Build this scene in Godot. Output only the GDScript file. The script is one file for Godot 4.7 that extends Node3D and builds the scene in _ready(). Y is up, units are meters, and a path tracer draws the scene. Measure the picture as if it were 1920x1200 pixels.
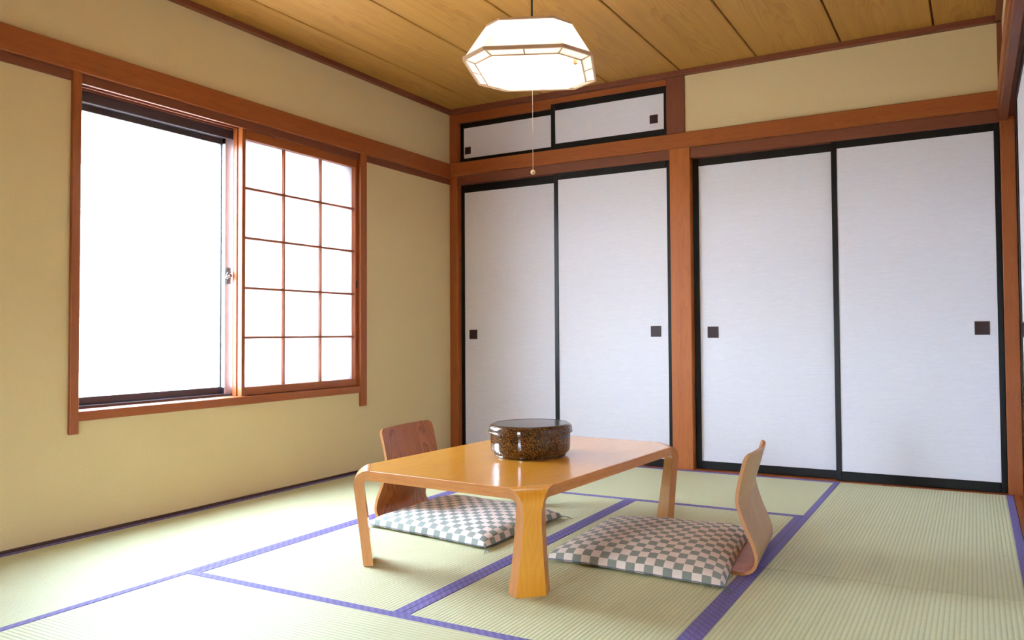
extends Node3D
# Japanese tatami room: x runs along the back wall, z from the back wall towards the viewer, y up (metres).

const SKY_ENERGY := 20.0
const LAMP_ENERGY := 0.062
const EXPOSURE := 3.1
const W := 3.385          # right wall
const M := 0.845          # short side of a tatami
const CEIL := 2.365
const NEAR_Z := 4.95      # wall behind the viewer

var used := {}
var mats := {}

func _ready() -> void:
	setup_view()
	make_materials()
	build_floor()
	build_ceiling()
	build_walls()
	build_timber()
	build_window()
	build_sliding_doors()
	build_lamp()
	build_table()
	build_bowl()
	build_seating()

# ------------------------------------------------------------------ camera, sky, exposure
func setup_view() -> void:
	var f := 1436.1486
	var cam := Camera3D.new()
	cam.name = "camera"
	cam.projection = Camera3D.PROJECTION_FRUSTUM
	cam.near = 0.05
	cam.far = 60.0
	cam.size = 1200.0 / f * cam.near
	cam.frustum_offset = Vector2(-126.3622 / f, -15.4625 / f) * cam.near
	cam.transform = Transform3D(Basis(Vector3(0.88866712, -0.00814143, -0.45848060), Vector3(0.02008840, 0.99957369, 0.02118724), Vector3(0.45811265, -0.02803854, 0.88845182)), Vector3(3.23523, 0.80535, 4.31561))
	add_child(cam)
	cam.current = true
	var sky_mat := ProceduralSkyMaterial.new()
	sky_mat.sky_top_color = Color(0.815, 0.897, 1.0)
	sky_mat.sky_horizon_color = Color(0.85, 0.92, 1.0)
	sky_mat.ground_horizon_color = Color(0.78, 0.83, 0.87)
	sky_mat.ground_bottom_color = Color(0.56, 0.59, 0.60)
	sky_mat.sun_angle_max = 1.0
	var sky := Sky.new()
	sky.sky_material = sky_mat
	var env := Environment.new()
	env.background_mode = Environment.BG_SKY
	env.sky = sky
	env.background_energy_multiplier = SKY_ENERGY
	env.tonemap_mode = Environment.TONE_MAPPER_LINEAR
	env.tonemap_exposure = EXPOSURE
	env.sdfgi_enabled = true
	env.ssao_enabled = true
	env.ssil_enabled = true
	var we := WorldEnvironment.new()
	we.name = "overcast_daylight"
	we.environment = env
	add_child(we)

# ------------------------------------------------------------------ naming
func numbered(n: String) -> String:
	if not used.has(n):
		used[n] = 0
		return n
	used[n] += 1
	return "%s_%03d" % [n, used[n]]

func tag(o: Node3D, label: String, category: String, group := "", kind := "") -> void:
	o.set_meta("label", label)
	o.set_meta("category", category)
	if group:
		o.set_meta("group", group)
	if kind:
		o.set_meta("kind", kind)

func thing(called: String, label: String, category: String, at := Vector3.ZERO, turn := 0.0, group := "", kind := "") -> Node3D:
	var o := Node3D.new()
	o.name = numbered(called)
	add_child(o)
	o.position = at
	o.rotation.y = turn
	tag(o, label, category, group, kind)
	return o

func part(called: String, mesh: Mesh, mat: Material, parent: Node, label := "") -> MeshInstance3D:
	var o := MeshInstance3D.new()
	o.name = called if parent != self else numbered(called)
	o.mesh = mesh
	if mat:
		o.material_override = mat
	parent.add_child(o, true)
	if label:
		o.set_meta("label", label)
	return o

func struct(called: String, mesh: Mesh, mat: Material, label: String, category: String) -> MeshInstance3D:
	var o := part(called, mesh, mat, self)
	tag(o, label, category, "", "structure")
	return o

# ------------------------------------------------------------------ mesh helpers
func begin() -> SurfaceTool:
	var st := SurfaceTool.new()
	st.begin(Mesh.PRIMITIVE_TRIANGLES)
	return st

func tri(st: SurfaceTool, p: Array, n: Array, t: Array) -> void:
	var g: Vector3 = (p[1] - p[0]).cross(p[2] - p[0])
	var order := [0, 1, 2]
	if g.dot(n[0] + n[1] + n[2]) > 0.0:
		order = [0, 2, 1]
	for k in order:
		st.set_normal(n[k])
		st.set_uv(t[k])
		st.add_vertex(p[k])

func poly(st: SurfaceTool, pts: Array, nrm: Vector3, uvs: Array) -> void:
	for k in range(1, pts.size() - 1):
		tri(st, [pts[0], pts[k], pts[k + 1]], [nrm, nrm, nrm], [uvs[0], uvs[k], uvs[k + 1]])

func box_uv(p: Vector3, a: int, grain: int, off: Vector2) -> Vector2:
	var i := (a + 1) % 3
	var j := (a + 2) % 3
	if grain == i:
		return Vector2(p[i], p[j]) + off
	if grain == j:
		return Vector2(p[j], p[i]) + off
	return Vector2(p[i], p[j]) + off

func add_box(st: SurfaceTool, mn: Vector3, mx: Vector3, b := 0.0, grain := -1, off := Vector2.ZERO) -> void:
	var c := [mn, mx]
	if grain < 0:
		grain = (mx - mn).max_axis_index()
	for a in 3:
		var i := (a + 1) % 3
		var j := (a + 2) % 3
		for s in 2:
			var nrm := Vector3.ZERO
			nrm[a] = 1.0 if s == 1 else -1.0
			var pts := []
			var uvs := []
			for q in [[0, 0], [1, 0], [1, 1], [0, 1]]:
				var p := Vector3.ZERO
				p[a] = c[s][a]
				p[i] = c[q[0]][i] + (b if q[0] == 0 else -b)
				p[j] = c[q[1]][j] + (b if q[1] == 0 else -b)
				pts.append(p)
				uvs.append(box_uv(p, a, grain, off))
			poly(st, pts, nrm, uvs)
			if b > 0.0:
				# the chamfer between face a and face i, along j
				for s2 in 2:
					var n2 := Vector3.ZERO
					n2[a] = nrm[a]
					n2[i] = 1.0 if s2 == 1 else -1.0
					var e := []
					var eu := []
					for q in [[0, 0], [0, 1], [1, 1], [1, 0]]:
						var p := Vector3.ZERO
						var ea: float = c[s][a]
						var ei: float = c[s2][i]
						p[a] = ea if q[0] == 0 else ea - nrm[a] * b
						p[i] = ei - n2[i] * b if q[0] == 0 else ei
						p[j] = c[q[1]][j] + (b if q[1] == 0 else -b)
						e.append(p)
						eu.append(box_uv(p, a, grain, off))
					poly(st, e, n2.normalized(), eu)
	if b > 0.0:
		for k in 8:
			var s := Vector3(1 if k & 1 else -1, 1 if k & 2 else -1, 1 if k & 4 else -1)
			var corner := Vector3(c[k & 1].x, c[(k >> 1) & 1].y, c[(k >> 2) & 1].z)
			var pts := []
			for a in 3:
				var p := corner - s * b
				p[a] = corner[a]
				pts.append(p)
			poly(st, pts, s.normalized(), [Vector2(corner.x, corner.y), Vector2(corner.x, corner.y), Vector2(corner.x, corner.y)])

func box(mn: Vector3, mx: Vector3, b := 0.0, grain := -1, off := Vector2.ZERO) -> ArrayMesh:
	var st := begin()
	add_box(st, mn, mx, b, grain, off)
	return st.commit()

# P[i][j] points, T[i][j] uvs; normals are the smooth ones of the grid, turned to sign * (du x dv)
func add_grid(st: SurfaceTool, P: Array, T: Array, sign := 1.0, closed := false) -> void:
	var n := P.size()
	var m: int = P[0].size()
	var N := []
	for i in n:
		var row := []
		for j in m:
			var du: Vector3 = P[mini(i + 1, n - 1)][j] - P[maxi(i - 1, 0)][j]
			var jn := mini(j + 1, m - 1)
			var jp := maxi(j - 1, 0)
			if closed and (j == 0 or j == m - 1):
				jn = 1
				jp = m - 2
			var dv: Vector3 = P[i][jn] - P[i][jp]
			if dv.length() < 1e-6 or du.length() < 1e-6:
				var i2 := clampi(i, 1, n - 2) if n > 2 else i
				dv = P[i2][jn] - P[i2][jp]
			row.append(du.cross(dv).normalized() * sign)
		N.append(row)
	for i in n - 1:
		for j in m - 1:
			tri(st, [P[i][j], P[i + 1][j], P[i + 1][j + 1]], [N[i][j], N[i + 1][j], N[i + 1][j + 1]], [T[i][j], T[i + 1][j], T[i + 1][j + 1]])
			tri(st, [P[i][j], P[i + 1][j + 1], P[i][j + 1]], [N[i][j], N[i + 1][j + 1], N[i][j + 1]], [T[i][j], T[i + 1][j + 1], T[i][j + 1]])

# a smooth stretch of a turned profile (radius, height), listed upwards on the outside
func add_lathe(st: SurfaceTool, prof: Array, seg := 64, sign := 1.0, uvr := 1.0) -> void:
	var P := []
	var T := []
	var run := 0.0
	for i in prof.size():
		if i > 0:
			run += prof[i].distance_to(prof[i - 1])
		var row := []
		var tr := []
		for j in seg + 1:
			var a := TAU * j / seg
			row.append(Vector3(cos(a) * prof[i].x, prof[i].y, sin(a) * prof[i].x))
			tr.append(Vector2(a * uvr, run))
		P.append(row)
		T.append(tr)
	add_grid(st, P, T, sign, true)

func add_tube(st: SurfaceTool, path: Array, r: float, seg := 8) -> void:
	var P := []
	var T := []
	var run := 0.0
	for i in path.size():
		var d: Vector3 = (path[mini(i + 1, path.size() - 1)] - path[maxi(i - 1, 0)]).normalized()
		var side := d.cross(Vector3.UP if absf(d.y) < 0.9 else Vector3.RIGHT).normalized()
		var up := side.cross(d).normalized()
		if i > 0:
			run += path[i].distance_to(path[i - 1])
		var row := []
		var tr := []
		for j in seg + 1:
			var a := TAU * j / seg
			row.append(path[i] + (side * cos(a) + up * sin(a)) * r)
			tr.append(Vector2(run, a * r))
		P.append(row)
		T.append(tr)
	add_grid(st, P, T, 1.0, true)
	for e in [0, path.size() - 1]:
		var nrm: Vector3 = (path[e] - path[1 if e == 0 else e - 1]).normalized()
		poly(st, P[e].slice(0, seg), nrm, T[e].slice(0, seg))

func arc(cx: float, cy: float, r: float, a0: float, a1: float, n: int) -> Array:
	var out := []
	for k in n + 1:
		var a := deg_to_rad(lerpf(a0, a1, float(k) / n))
		out.append(Vector2(cx + cos(a) * r, cy + sin(a) * r))
	return out

# ------------------------------------------------------------------ materials
func plain(key: String, c: Color, rough := 0.6, metal := 0.0) -> StandardMaterial3D:
	var m := StandardMaterial3D.new()
	m.resource_name = key
	m.albedo_color = c
	m.roughness = rough
	m.metallic = metal
	mats[key] = m
	return m

func noise(freq: float, oct := 3, sd := 1) -> FastNoiseLite:
	var f := FastNoiseLite.new()
	f.seed = sd
	f.noise_type = FastNoiseLite.TYPE_SIMPLEX_SMOOTH
	f.frequency = freq
	f.fractal_octaves = oct
	return f

func texture_of(im: Image) -> ImageTexture:
	im.generate_mipmaps()
	return ImageTexture.create_from_image(im)

# sawn wood: u runs along the grain over the picture's width, rings meet in arches down the middle
func wood_image(w: int, h: int, pale: Color, dark: Color, rings: float, arch: float, amount: float, sd: int, lanes := 1, wob := 1.3) -> Image:
	var im := Image.create(w, h, false, Image.FORMAT_RGB8)
	var slow := noise(1.0, 2, sd)
	var fine := noise(1.0, 2, sd + 7)
	for y in h:
		for x in w:
			var u := float(x) / w
			var v := float(y) / h
			var lane := fposmod(v * lanes, 1.0)
			var c := lane - 0.5 + 0.10 * slow.get_noise_2d(u * 3.0, floorf(v * lanes) * 9.0)
			var ph := rings * (c * c * 4.0 * arch + u) + wob * slow.get_noise_2d(u * 6.0 + 40.0, v * 5.0 * lanes)
			var saw := fposmod(ph, 1.0)
			var ring := pow(saw, 3.0) * (1.0 - smoothstep(0.93, 1.0, saw))
			var pore := 0.5 + 0.5 * fine.get_noise_2d(u * 14.0, v * 160.0)
			var band := 0.5 + 0.5 * slow.get_noise_2d(u * 1.5 + 9.0, v * 7.0)
			var t := clampf(amount * ring * 1.3 + 0.22 * pore + 0.35 * band - 0.15, 0.0, 1.0)
			im.set_pixel(x, y, pale.lerp(dark, t))
	return im

func wood(key: String, im: Image, scale: Vector2, rough: float, coat := 0.0) -> StandardMaterial3D:
	var m := plain(key, Color.WHITE, rough)
	m.albedo_texture = texture_of(im)
	m.uv1_scale = Vector3(scale.x, scale.y, 1)
	if coat > 0.0:
		m.clearcoat_enabled = true
		m.clearcoat = coat
		m.clearcoat_roughness = 0.12
	return m

func make_materials() -> void:
	# timber of the room, two cuts
	wood("timber", wood_image(512, 256, Color(0.650, 0.350, 0.150), Color(0.520, 0.245, 0.100), 5.0, 1.2, 0.35, 3, 3), Vector2(0.4, 2.0), 0.42)
	wood("post_wood", wood_image(512, 256, Color(0.720, 0.410, 0.170), Color(0.600, 0.300, 0.115), 5.0, 1.2, 0.35, 3, 3), Vector2(0.4, 2.0), 0.42)
	wood("timber_dark", wood_image(512, 256, Color(0.500, 0.270, 0.170), Color(0.400, 0.200, 0.120), 5.0, 1.2, 0.35, 4, 3), Vector2(0.4, 2.0), 0.5)
	wood("ceiling", wood_image(1024, 512, Color(0.740, 0.540, 0.240), Color(0.545, 0.340, 0.120), 9.0, 1.6, 0.26, 11, 1), Vector2(0.29, 2.16), 0.55)
	wood("table_wood", wood_image(512, 512, Color(0.930, 0.645, 0.180), Color(0.840, 0.520, 0.125), 3.0, 2.5, 0.28, 21, 2, 0.6), Vector2(0.7, 1.1), 0.36, 1.0)
	wood("table_edge", wood_image(512, 128, Color(0.870, 0.595, 0.340), Color(0.730, 0.455, 0.240), 1.0, 3.0, 0.5, 22, 8), Vector2(0.8, 14.0), 0.45)
	var pe := Image.create(256, 64, false, Image.FORMAT_RGB8)
	var pn := noise(0.05, 2, 23)
	for y in 64:
		for x in 256:
			var layer := y / 5
			var tone := 0.5 + 0.5 * pn.get_noise_2d(x * 0.5, layer * 31.0)
			var glue := 1.0 if y % 5 == 0 else 0.0
			pe.set_pixel(x, y, Color(0.880, 0.620, 0.370).lerp(Color(0.700, 0.440, 0.240), clampf(0.15 + 0.5 * tone * (1.0 if layer % 2 == 0 else 0.4) + 0.6 * glue, 0.0, 1.0)))
	wood("ply_edge", pe, Vector2(2.0, 26.0), 0.45)
	wood("chair_front", wood_image(512, 512, Color(0.740, 0.440, 0.210), Color(0.500, 0.250, 0.100), 6.0, 1.7, 0.85, 31, 2, 0.55), Vector2(1.6, 2.0), 0.45, 0.1)
	wood("chair_back", wood_image(512, 256, Color(0.740, 0.560, 0.370), Color(0.660, 0.450, 0.270), 4.0, 1.0, 0.35, 32, 2), Vector2(1.2, 2.2), 0.4, 0.2)
	plain("chair_edge", Color(0.800, 0.560, 0.340), 0.45)
	wood("veranda", wood_image(512, 256, Color(0.560, 0.360, 0.220), Color(0.450, 0.260, 0.140), 5.0, 1.2, 0.4, 41, 2), Vector2(0.4, 3.0), 0.35)
	# plaster: sandy trowelled wall
	var pl := plain("plaster", Color(0.860, 0.772, 0.580), 0.95)
	var sand := NoiseTexture2D.new()
	sand.width = 256
	sand.height = 256
	sand.seamless = true
	sand.noise = noise(0.06, 3, 5)
	pl.heightmap_enabled = true
	pl.heightmap_texture = sand
	pl.heightmap_scale = 0.06
	pl.uv1_triplanar = true
	pl.uv1_world_triplanar = true
	pl.uv1_scale = Vector3(5, 5, 5)
	# tatami
	mats["tatami"] = tatami_material()
	mats["border"] = border_material()
	plain("mat_side", Color(0.33, 0.32, 0.24), 0.9)
	plain("subfloor", Color(0.30, 0.25, 0.20), 0.9)
	# doors
	mats["door_paper"] = paper_material()
	var lq := plain("lacquer", Color(0.075, 0.078, 0.085), 0.38)
	lq.metallic_specular = 0.4
	plain("handle", Color(0.220, 0.105, 0.115), 0.4)
	plain("handle_well", Color(0.175, 0.075, 0.085), 0.45)
	# window
	plain("bronze", Color(0.29, 0.26, 0.28), 0.4, 0.4)
	plain("silver", Color(0.72, 0.69, 0.70), 0.4, 0.5)
	plain("gasket", Color(0.08, 0.08, 0.09), 0.7)
	plain("lock", Color(0.45, 0.46, 0.47), 0.3, 0.8)
	var gl := plain("glass", Color(0.95, 0.98, 1.0, 0.06), 0.03)
	gl.transparency = BaseMaterial3D.TRANSPARENCY_ALPHA
	var sp := plain("shoji_paper", Color(0.94, 0.94, 0.95, 0.80), 0.9)
	sp.transparency = BaseMaterial3D.TRANSPARENCY_ALPHA
	sp.backlight_enabled = true
	sp.backlight = Color(0.97, 0.97, 0.98)
	# lamp
	var ls := plain("shade_paper", Color(0.94, 0.93, 0.90), 0.8)
	ls.backlight_enabled = true
	ls.backlight = Color(1.0, 0.99, 0.97)
	plain("lamp_wood", Color(0.80, 0.66, 0.54), 0.5)
	plain("cord", Color(0.06, 0.055, 0.05), 0.6)
	plain("string", Color(0.80, 0.74, 0.66), 0.7)
	plain("bead", Color(0.80, 0.68, 0.50), 0.3)
	var df := plain("diffuser", Color(0.95, 0.95, 0.95), 0.4)
	df.emission_enabled = true
	df.emission = Color(1.0, 0.985, 0.96)
	df.emission_energy_multiplier = 0.6
	plain("lamp_metal", Color(0.80, 0.80, 0.79), 0.4)
	# bowl and cushions
	mats["lacquerware"] = lacquerware_material()
	plain("lid_top", Color(0.180, 0.120, 0.085), 0.11)
	mats["checked_cloth"] = cloth_material()
	plain("thread", Color(0.42, 0.47, 0.43), 0.8)
	plain("piping", Color(0.42, 0.44, 0.52), 0.8)

func tatami_material() -> StandardMaterial3D:
	# 8 ribs across (0.112 m) and rush running 0.45 m along; v across the ribs
	var h := Image.create(128, 128, false, Image.FORMAT_RGB8)
	var c := Image.create(256, 256, false, Image.FORMAT_RGB8)
	var n1 := noise(1.0, 2, 51)
	for y in 128:
		for x in 128:
			var v := y / 128.0 * 8.0
			var rib := absf(sin(PI * v))
			var weave := 0.10 * n1.get_noise_2d(x * 0.6, floorf(v) * 11.0)
			var g := clampf(pow(rib, 0.7) * 0.85 + weave, 0.0, 1.0)
			h.set_pixel(x, y, Color(g, g, g))
	for y in 256:
		for x in 256:
			var v := y / 256.0 * 8.0
			var t := 0.5 + 0.5 * n1.get_noise_2d(x * 0.45, floorf(v) * 7.0 + 3.0) + 0.12 * n1.get_noise_2d(x * 0.05, y * 0.04 + 80.0)
			var col := Color(0.848, 0.850, 0.680).lerp(Color(0.798, 0.808, 0.622), clampf(t, 0.0, 1.0))
			var dip := 0.90 + 0.10 * pow(absf(sin(PI * v)), 0.6)
			c.set_pixel(x, y, Color(col.r * dip, col.g * dip, col.b * dip))
	var m := plain("tatami", Color.WHITE, 0.62)
	m.albedo_texture = texture_of(c)
	m.heightmap_enabled = true
	m.heightmap_texture = texture_of(h)
	m.heightmap_scale = 0.16
	m.uv1_scale = Vector3(1.0 / 0.45, 1.0 / 0.112, 1)
	return m

func border_material() -> StandardMaterial3D:
	# woven edging: rows of small pale stitches that gather into waves on violet
	var im := Image.create(128, 64, false, Image.FORMAT_RGB8)
	for y in 64:
		for x in 128:
			var u := x / 128.0
			var v := y / 64.0
			var wave := 0.5 + 0.5 * sin(TAU * (u * 4.0 + v * 1.0)) * sin(TAU * (v * 2.0))
			var stitch: bool = (x / 3 + y / 3) % 3 == 0
			var t := 0.72 * wave if stitch else 0.10 * wave
			im.set_pixel(x, y, Color(0.370, 0.330, 0.580).lerp(Color(0.76, 0.73, 0.88), t))
	var m := plain("border", Color.WHITE, 0.75)
	m.albedo_texture = texture_of(im)
	m.uv1_scale = Vector3(1.0 / 0.11, 1.0 / 0.03, 1)
	return m

func paper_material() -> StandardMaterial3D:
	var im := Image.create(512, 512, false, Image.FORMAT_RGB8)
	im.fill(Color(0.885, 0.875, 0.905))
	var rng := RandomNumberGenerator.new()
	rng.seed = 77
	for k in 5200:
		var x := rng.randi_range(0, 511)
		var y := rng.randi_range(0, 511)
		var l := rng.randi_range(8, 46)
		var d := rng.randf_range(-0.022, 0.03)
		var col := Color(0.885 + d, 0.875 + d, 0.905 + d)
		for q in l:
			im.set_pixel((x + q) % 512, y, col)
	var m := plain("door_paper", Color.WHITE, 0.7)
	m.albedo_texture = texture_of(im)
	m.heightmap_enabled = true
	m.heightmap_texture = m.albedo_texture
	m.heightmap_scale = 0.25
	m.uv1_scale = Vector3(1.5, 1.5, 1)
	return m

func lacquerware_material() -> StandardMaterial3D:
	var im := Image.create(512, 256, false, Image.FORMAT_RGB8)
	var a := noise(0.12, 2, 61)
	var b := noise(0.02, 2, 62)
	for y in 256:
		for x in 512:
			var wx := 9.0 * b.get_noise_2d(x, y)
			var wy := 9.0 * b.get_noise_2d(x + 300.0, y)
			var v := absf(a.get_noise_2d(x + wx, y + wy))
			var w := b.get_noise_2d(x * 1.7 + 90.0, y * 1.7)
			var gold := Color(0.52, 0.36, 0.10).lerp(Color(0.54, 0.29, 0.06), clampf(0.5 + w, 0, 1))
			var t := smoothstep(0.12, 0.44, v)
			im.set_pixel(x, y, Color(0.075, 0.045, 0.030).lerp(gold, t))
	var m := plain("lacquerware", Color.WHITE, 0.45)
	m.metallic_specular = 0.2
	m.albedo_texture = texture_of(im)
	m.uv1_scale = Vector3(0.33, 4.6, 1)
	m.clearcoat_enabled = true
	m.clearcoat = 1.0
	m.clearcoat_roughness = 0.05
	return m

func cloth_material() -> StandardMaterial3D:
	var im := Image.create(256, 256, false, Image.FORMAT_RGB8)
	var n1 := noise(0.05, 2, 71)
	for y in 256:
		for x in 256:
			var grey: bool = (x / 128 + y / 128) % 2 == 0
			var col := Color(0.540, 0.568, 0.525) if grey else Color(0.925, 0.865, 0.825)
			var edge := mini(mini(x % 128, 127 - x % 128), mini(y % 128, 127 - y % 128))
			if grey and edge < 4:
				col = Color(0.66, 0.66, 0.63)
			var s := 0.975 + 0.03 * n1.get_noise_2d(x * 0.4, y * 5.0) + (0.018 if (x + y) % 4 < 2 else 0.0)
			im.set_pixel(x, y, Color(minf(col.r * s, 1), minf(col.g * s, 1), minf(col.b * s, 1)))
	var m := plain("checked_cloth", Color.WHITE, 0.7)
	m.albedo_texture = texture_of(im)
	m.rim_enabled = true
	m.rim = 0.25
	m.uv1_scale = Vector3(0.5, 0.5, 1)
	return m

# ------------------------------------------------------------------ floor
func build_floor() -> void:
	var fl := struct("floor", box(Vector3(-0.16, -0.20, -0.16), Vector3(W + 0.25, -0.055, NEAR_Z + 0.16), 0.0), mats["subfloor"], "tatami floor of straw mats with violet woven borders", "floor")
	# x0, z0, x1, z1, long along x?, borders
	var spots := [
		[0.012, 0.0, M, 1.648, false], [0.012, 1.648, M, 3.40, false],
		[M, 0.03, 3.0 * M + 0.018, 0.905, true], [M, 0.905, 1.745, 2.566, false], [1.745, 0.905, 2.553, 2.566, false],
		[M - 0.005, 2.566, 2.553, 3.40, true], [2.553, 0.03, 3.386, 1.69, false], [2.553, 1.69, 3.386, 3.40, false]]
	for s in spots:
		var along_x: bool = s[4]
		var mn := Vector3(s[0] + 0.0006, -0.055, s[1] + 0.0006)
		var mx := Vector3(s[2] - 0.0006, 0.0, s[3] - 0.0006)
		var st := begin()
		add_box(st, mn, mx, 0.002, 0 if along_x else 2, Vector2(s[1], s[0]) * 0.37)
		var mat := part("tatami_mat", st.commit(), mats["tatami"], fl)
		var bw := 0.030
		var lo: MeshInstance3D
		for side in 2:
			var b0 := Vector3(mn.x, -0.03, mn.z)
			var b1 := Vector3(mx.x, 0.0016, mx.z)
			if along_x:
				if side == 0:
					b1.z = mn.z + bw
				else:
					b0.z = mx.z - bw
			else:
				if side == 0:
					b1.x = mn.x + bw
				else:
					b0.x = mx.x - bw
			b0 -= Vector3(0.0004, 0, 0.0004)
			b1 += Vector3(0.0004, 0, 0.0004)
			lo = part("woven_border", box(b0, b1, 0.0012, 0 if along_x else 2), mats["border"], mat)
	# the boarded veranda behind the viewer
	for k in 12:
		var z0 := 3.53 + k * 0.127
		part("floor_board", box(Vector3(0, -0.055, z0), Vector3(W + 0.06, -0.012, z0 + 0.1255), 0.002, 0, Vector2(k * 1.7, k * 0.31)), mats["veranda"], fl)

# ------------------------------------------------------------------ ceiling
func build_ceiling() -> void:
	var ce := struct("ceiling", box(Vector3(-0.16, CEIL + 0.018, -0.16), Vector3(W + 0.25, CEIL + 0.15, NEAR_Z + 0.16)), mats["timber_dark"], "ceiling of wide golden grained boards with dark recessed joints", "ceiling")
	var xs := [-0.02, 0.283, 0.764, 1.233, 1.705, 2.166, 2.623, 3.078, W + 0.02]
	for k in xs.size() - 1:
		var x0: float = xs[k] + 0.0045
		var x1: float = xs[k + 1] - 0.0045
		var st := begin()
		add_box(st, Vector3(x0, CEIL, -0.02), Vector3(x1, CEIL + 0.02, NEAR_Z), 0.003, 2, Vector2(k * 1.37 + 0.6, -(x0 + x1) * 0.5 + 0.2315 if k < 8 else 0.0))
		part("ceiling_board", st.commit(), mats["ceiling"], ce)

# ------------------------------------------------------------------ walls
func build_walls() -> void:
	var st := begin()
	var z0 := 0.862
	var z1 := 2.505
	add_box(st, Vector3(-0.16, -0.06, -0.16), Vector3(0, CEIL + 0.05, z0))
	add_box(st, Vector3(-0.16, -0.06, z1), Vector3(0, CEIL + 0.05, NEAR_Z + 0.16))
	add_box(st, Vector3(-0.16, -0.06, z0), Vector3(0, 0.47, z1))
	add_box(st, Vector3(-0.16, 1.87, z0), Vector3(0, CEIL + 0.05, z1))
	struct("wall_left", st.commit(), mats["plaster"], "tan sand-plastered wall with the wide window in it", "wall")
	# back wall: plaster only over the right-hand doors; cupboards behind the rest
	st = begin()
	add_box(st, Vector3(1.70, 1.86, -0.16), Vector3(W + 0.2, CEIL + 0.05, -0.004))
	add_box(st, Vector3(-0.16, -0.06, -0.30), Vector3(W + 0.25, CEIL + 0.05, -0.10))
	struct("wall_back", st.commit(), mats["plaster"], "tan plaster wall panel above the white sliding doors", "wall")
	st = begin()
	add_box(st, Vector3(W, 1.87, -0.16), Vector3(W + 0.15, CEIL + 0.05, NEAR_Z + 0.16))
	add_box(st, Vector3(W, -0.06, 2.93), Vector3(W + 0.15, 1.90, NEAR_Z + 0.16))
	add_box(st, Vector3(W + 0.11, -0.06, -0.16), Vector3(W + 0.25, 1.90, 2.95))
	struct("wall_right", st.commit(), mats["plaster"], "narrow tan plaster strip above the sliding doors at right edge", "wall")
	# wall behind the viewer with a garden window
	st = begin()
	var a := Vector3(1.42, 0.02, 0)
	var b := Vector3(1.94, 1.05, 0)
	add_box(st, Vector3(-0.16, -0.06, NEAR_Z), Vector3(a.x, CEIL + 0.05, NEAR_Z + 0.14))
	add_box(st, Vector3(b.x, -0.06, NEAR_Z), Vector3(W + 0.25, CEIL + 0.05, NEAR_Z + 0.14))
	add_box(st, Vector3(a.x, -0.06, NEAR_Z), Vector3(b.x, a.y, NEAR_Z + 0.14))
	add_box(st, Vector3(a.x, b.y, NEAR_Z), Vector3(b.x, CEIL + 0.05, NEAR_Z + 0.14))
	struct("wall_front", st.commit(), mats["plaster"], "tan plaster wall behind the viewer, round the garden door", "wall")
	var wn := thing("window_2", "glazed garden door in the wall behind the viewer", "window", Vector3.ZERO, 0.0, "", "structure")
	st = begin()
	for q in [[a.x, a.x + 0.05, a.y, b.y], [b.x - 0.05, b.x, a.y, b.y], [a.x, b.x, a.y, a.y + 0.05], [a.x, b.x, b.y - 0.05, b.y], [1.655, 1.695, a.y, b.y]]:
		add_box(st, Vector3(q[0], q[2], NEAR_Z + 0.02), Vector3(q[1], q[3], NEAR_Z + 0.06), 0.002)
	part("window_frame", st.commit(), mats["timber"], wn)
	for q in [[a.x + 0.04, 1.660], [1.690, b.x - 0.04]]:
		part("pane", box(Vector3(q[0], a.y + 0.04, NEAR_Z + 0.038), Vector3(q[1], b.y - 0.04, NEAR_Z + 0.043)), mats["glass"], wn)

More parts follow.
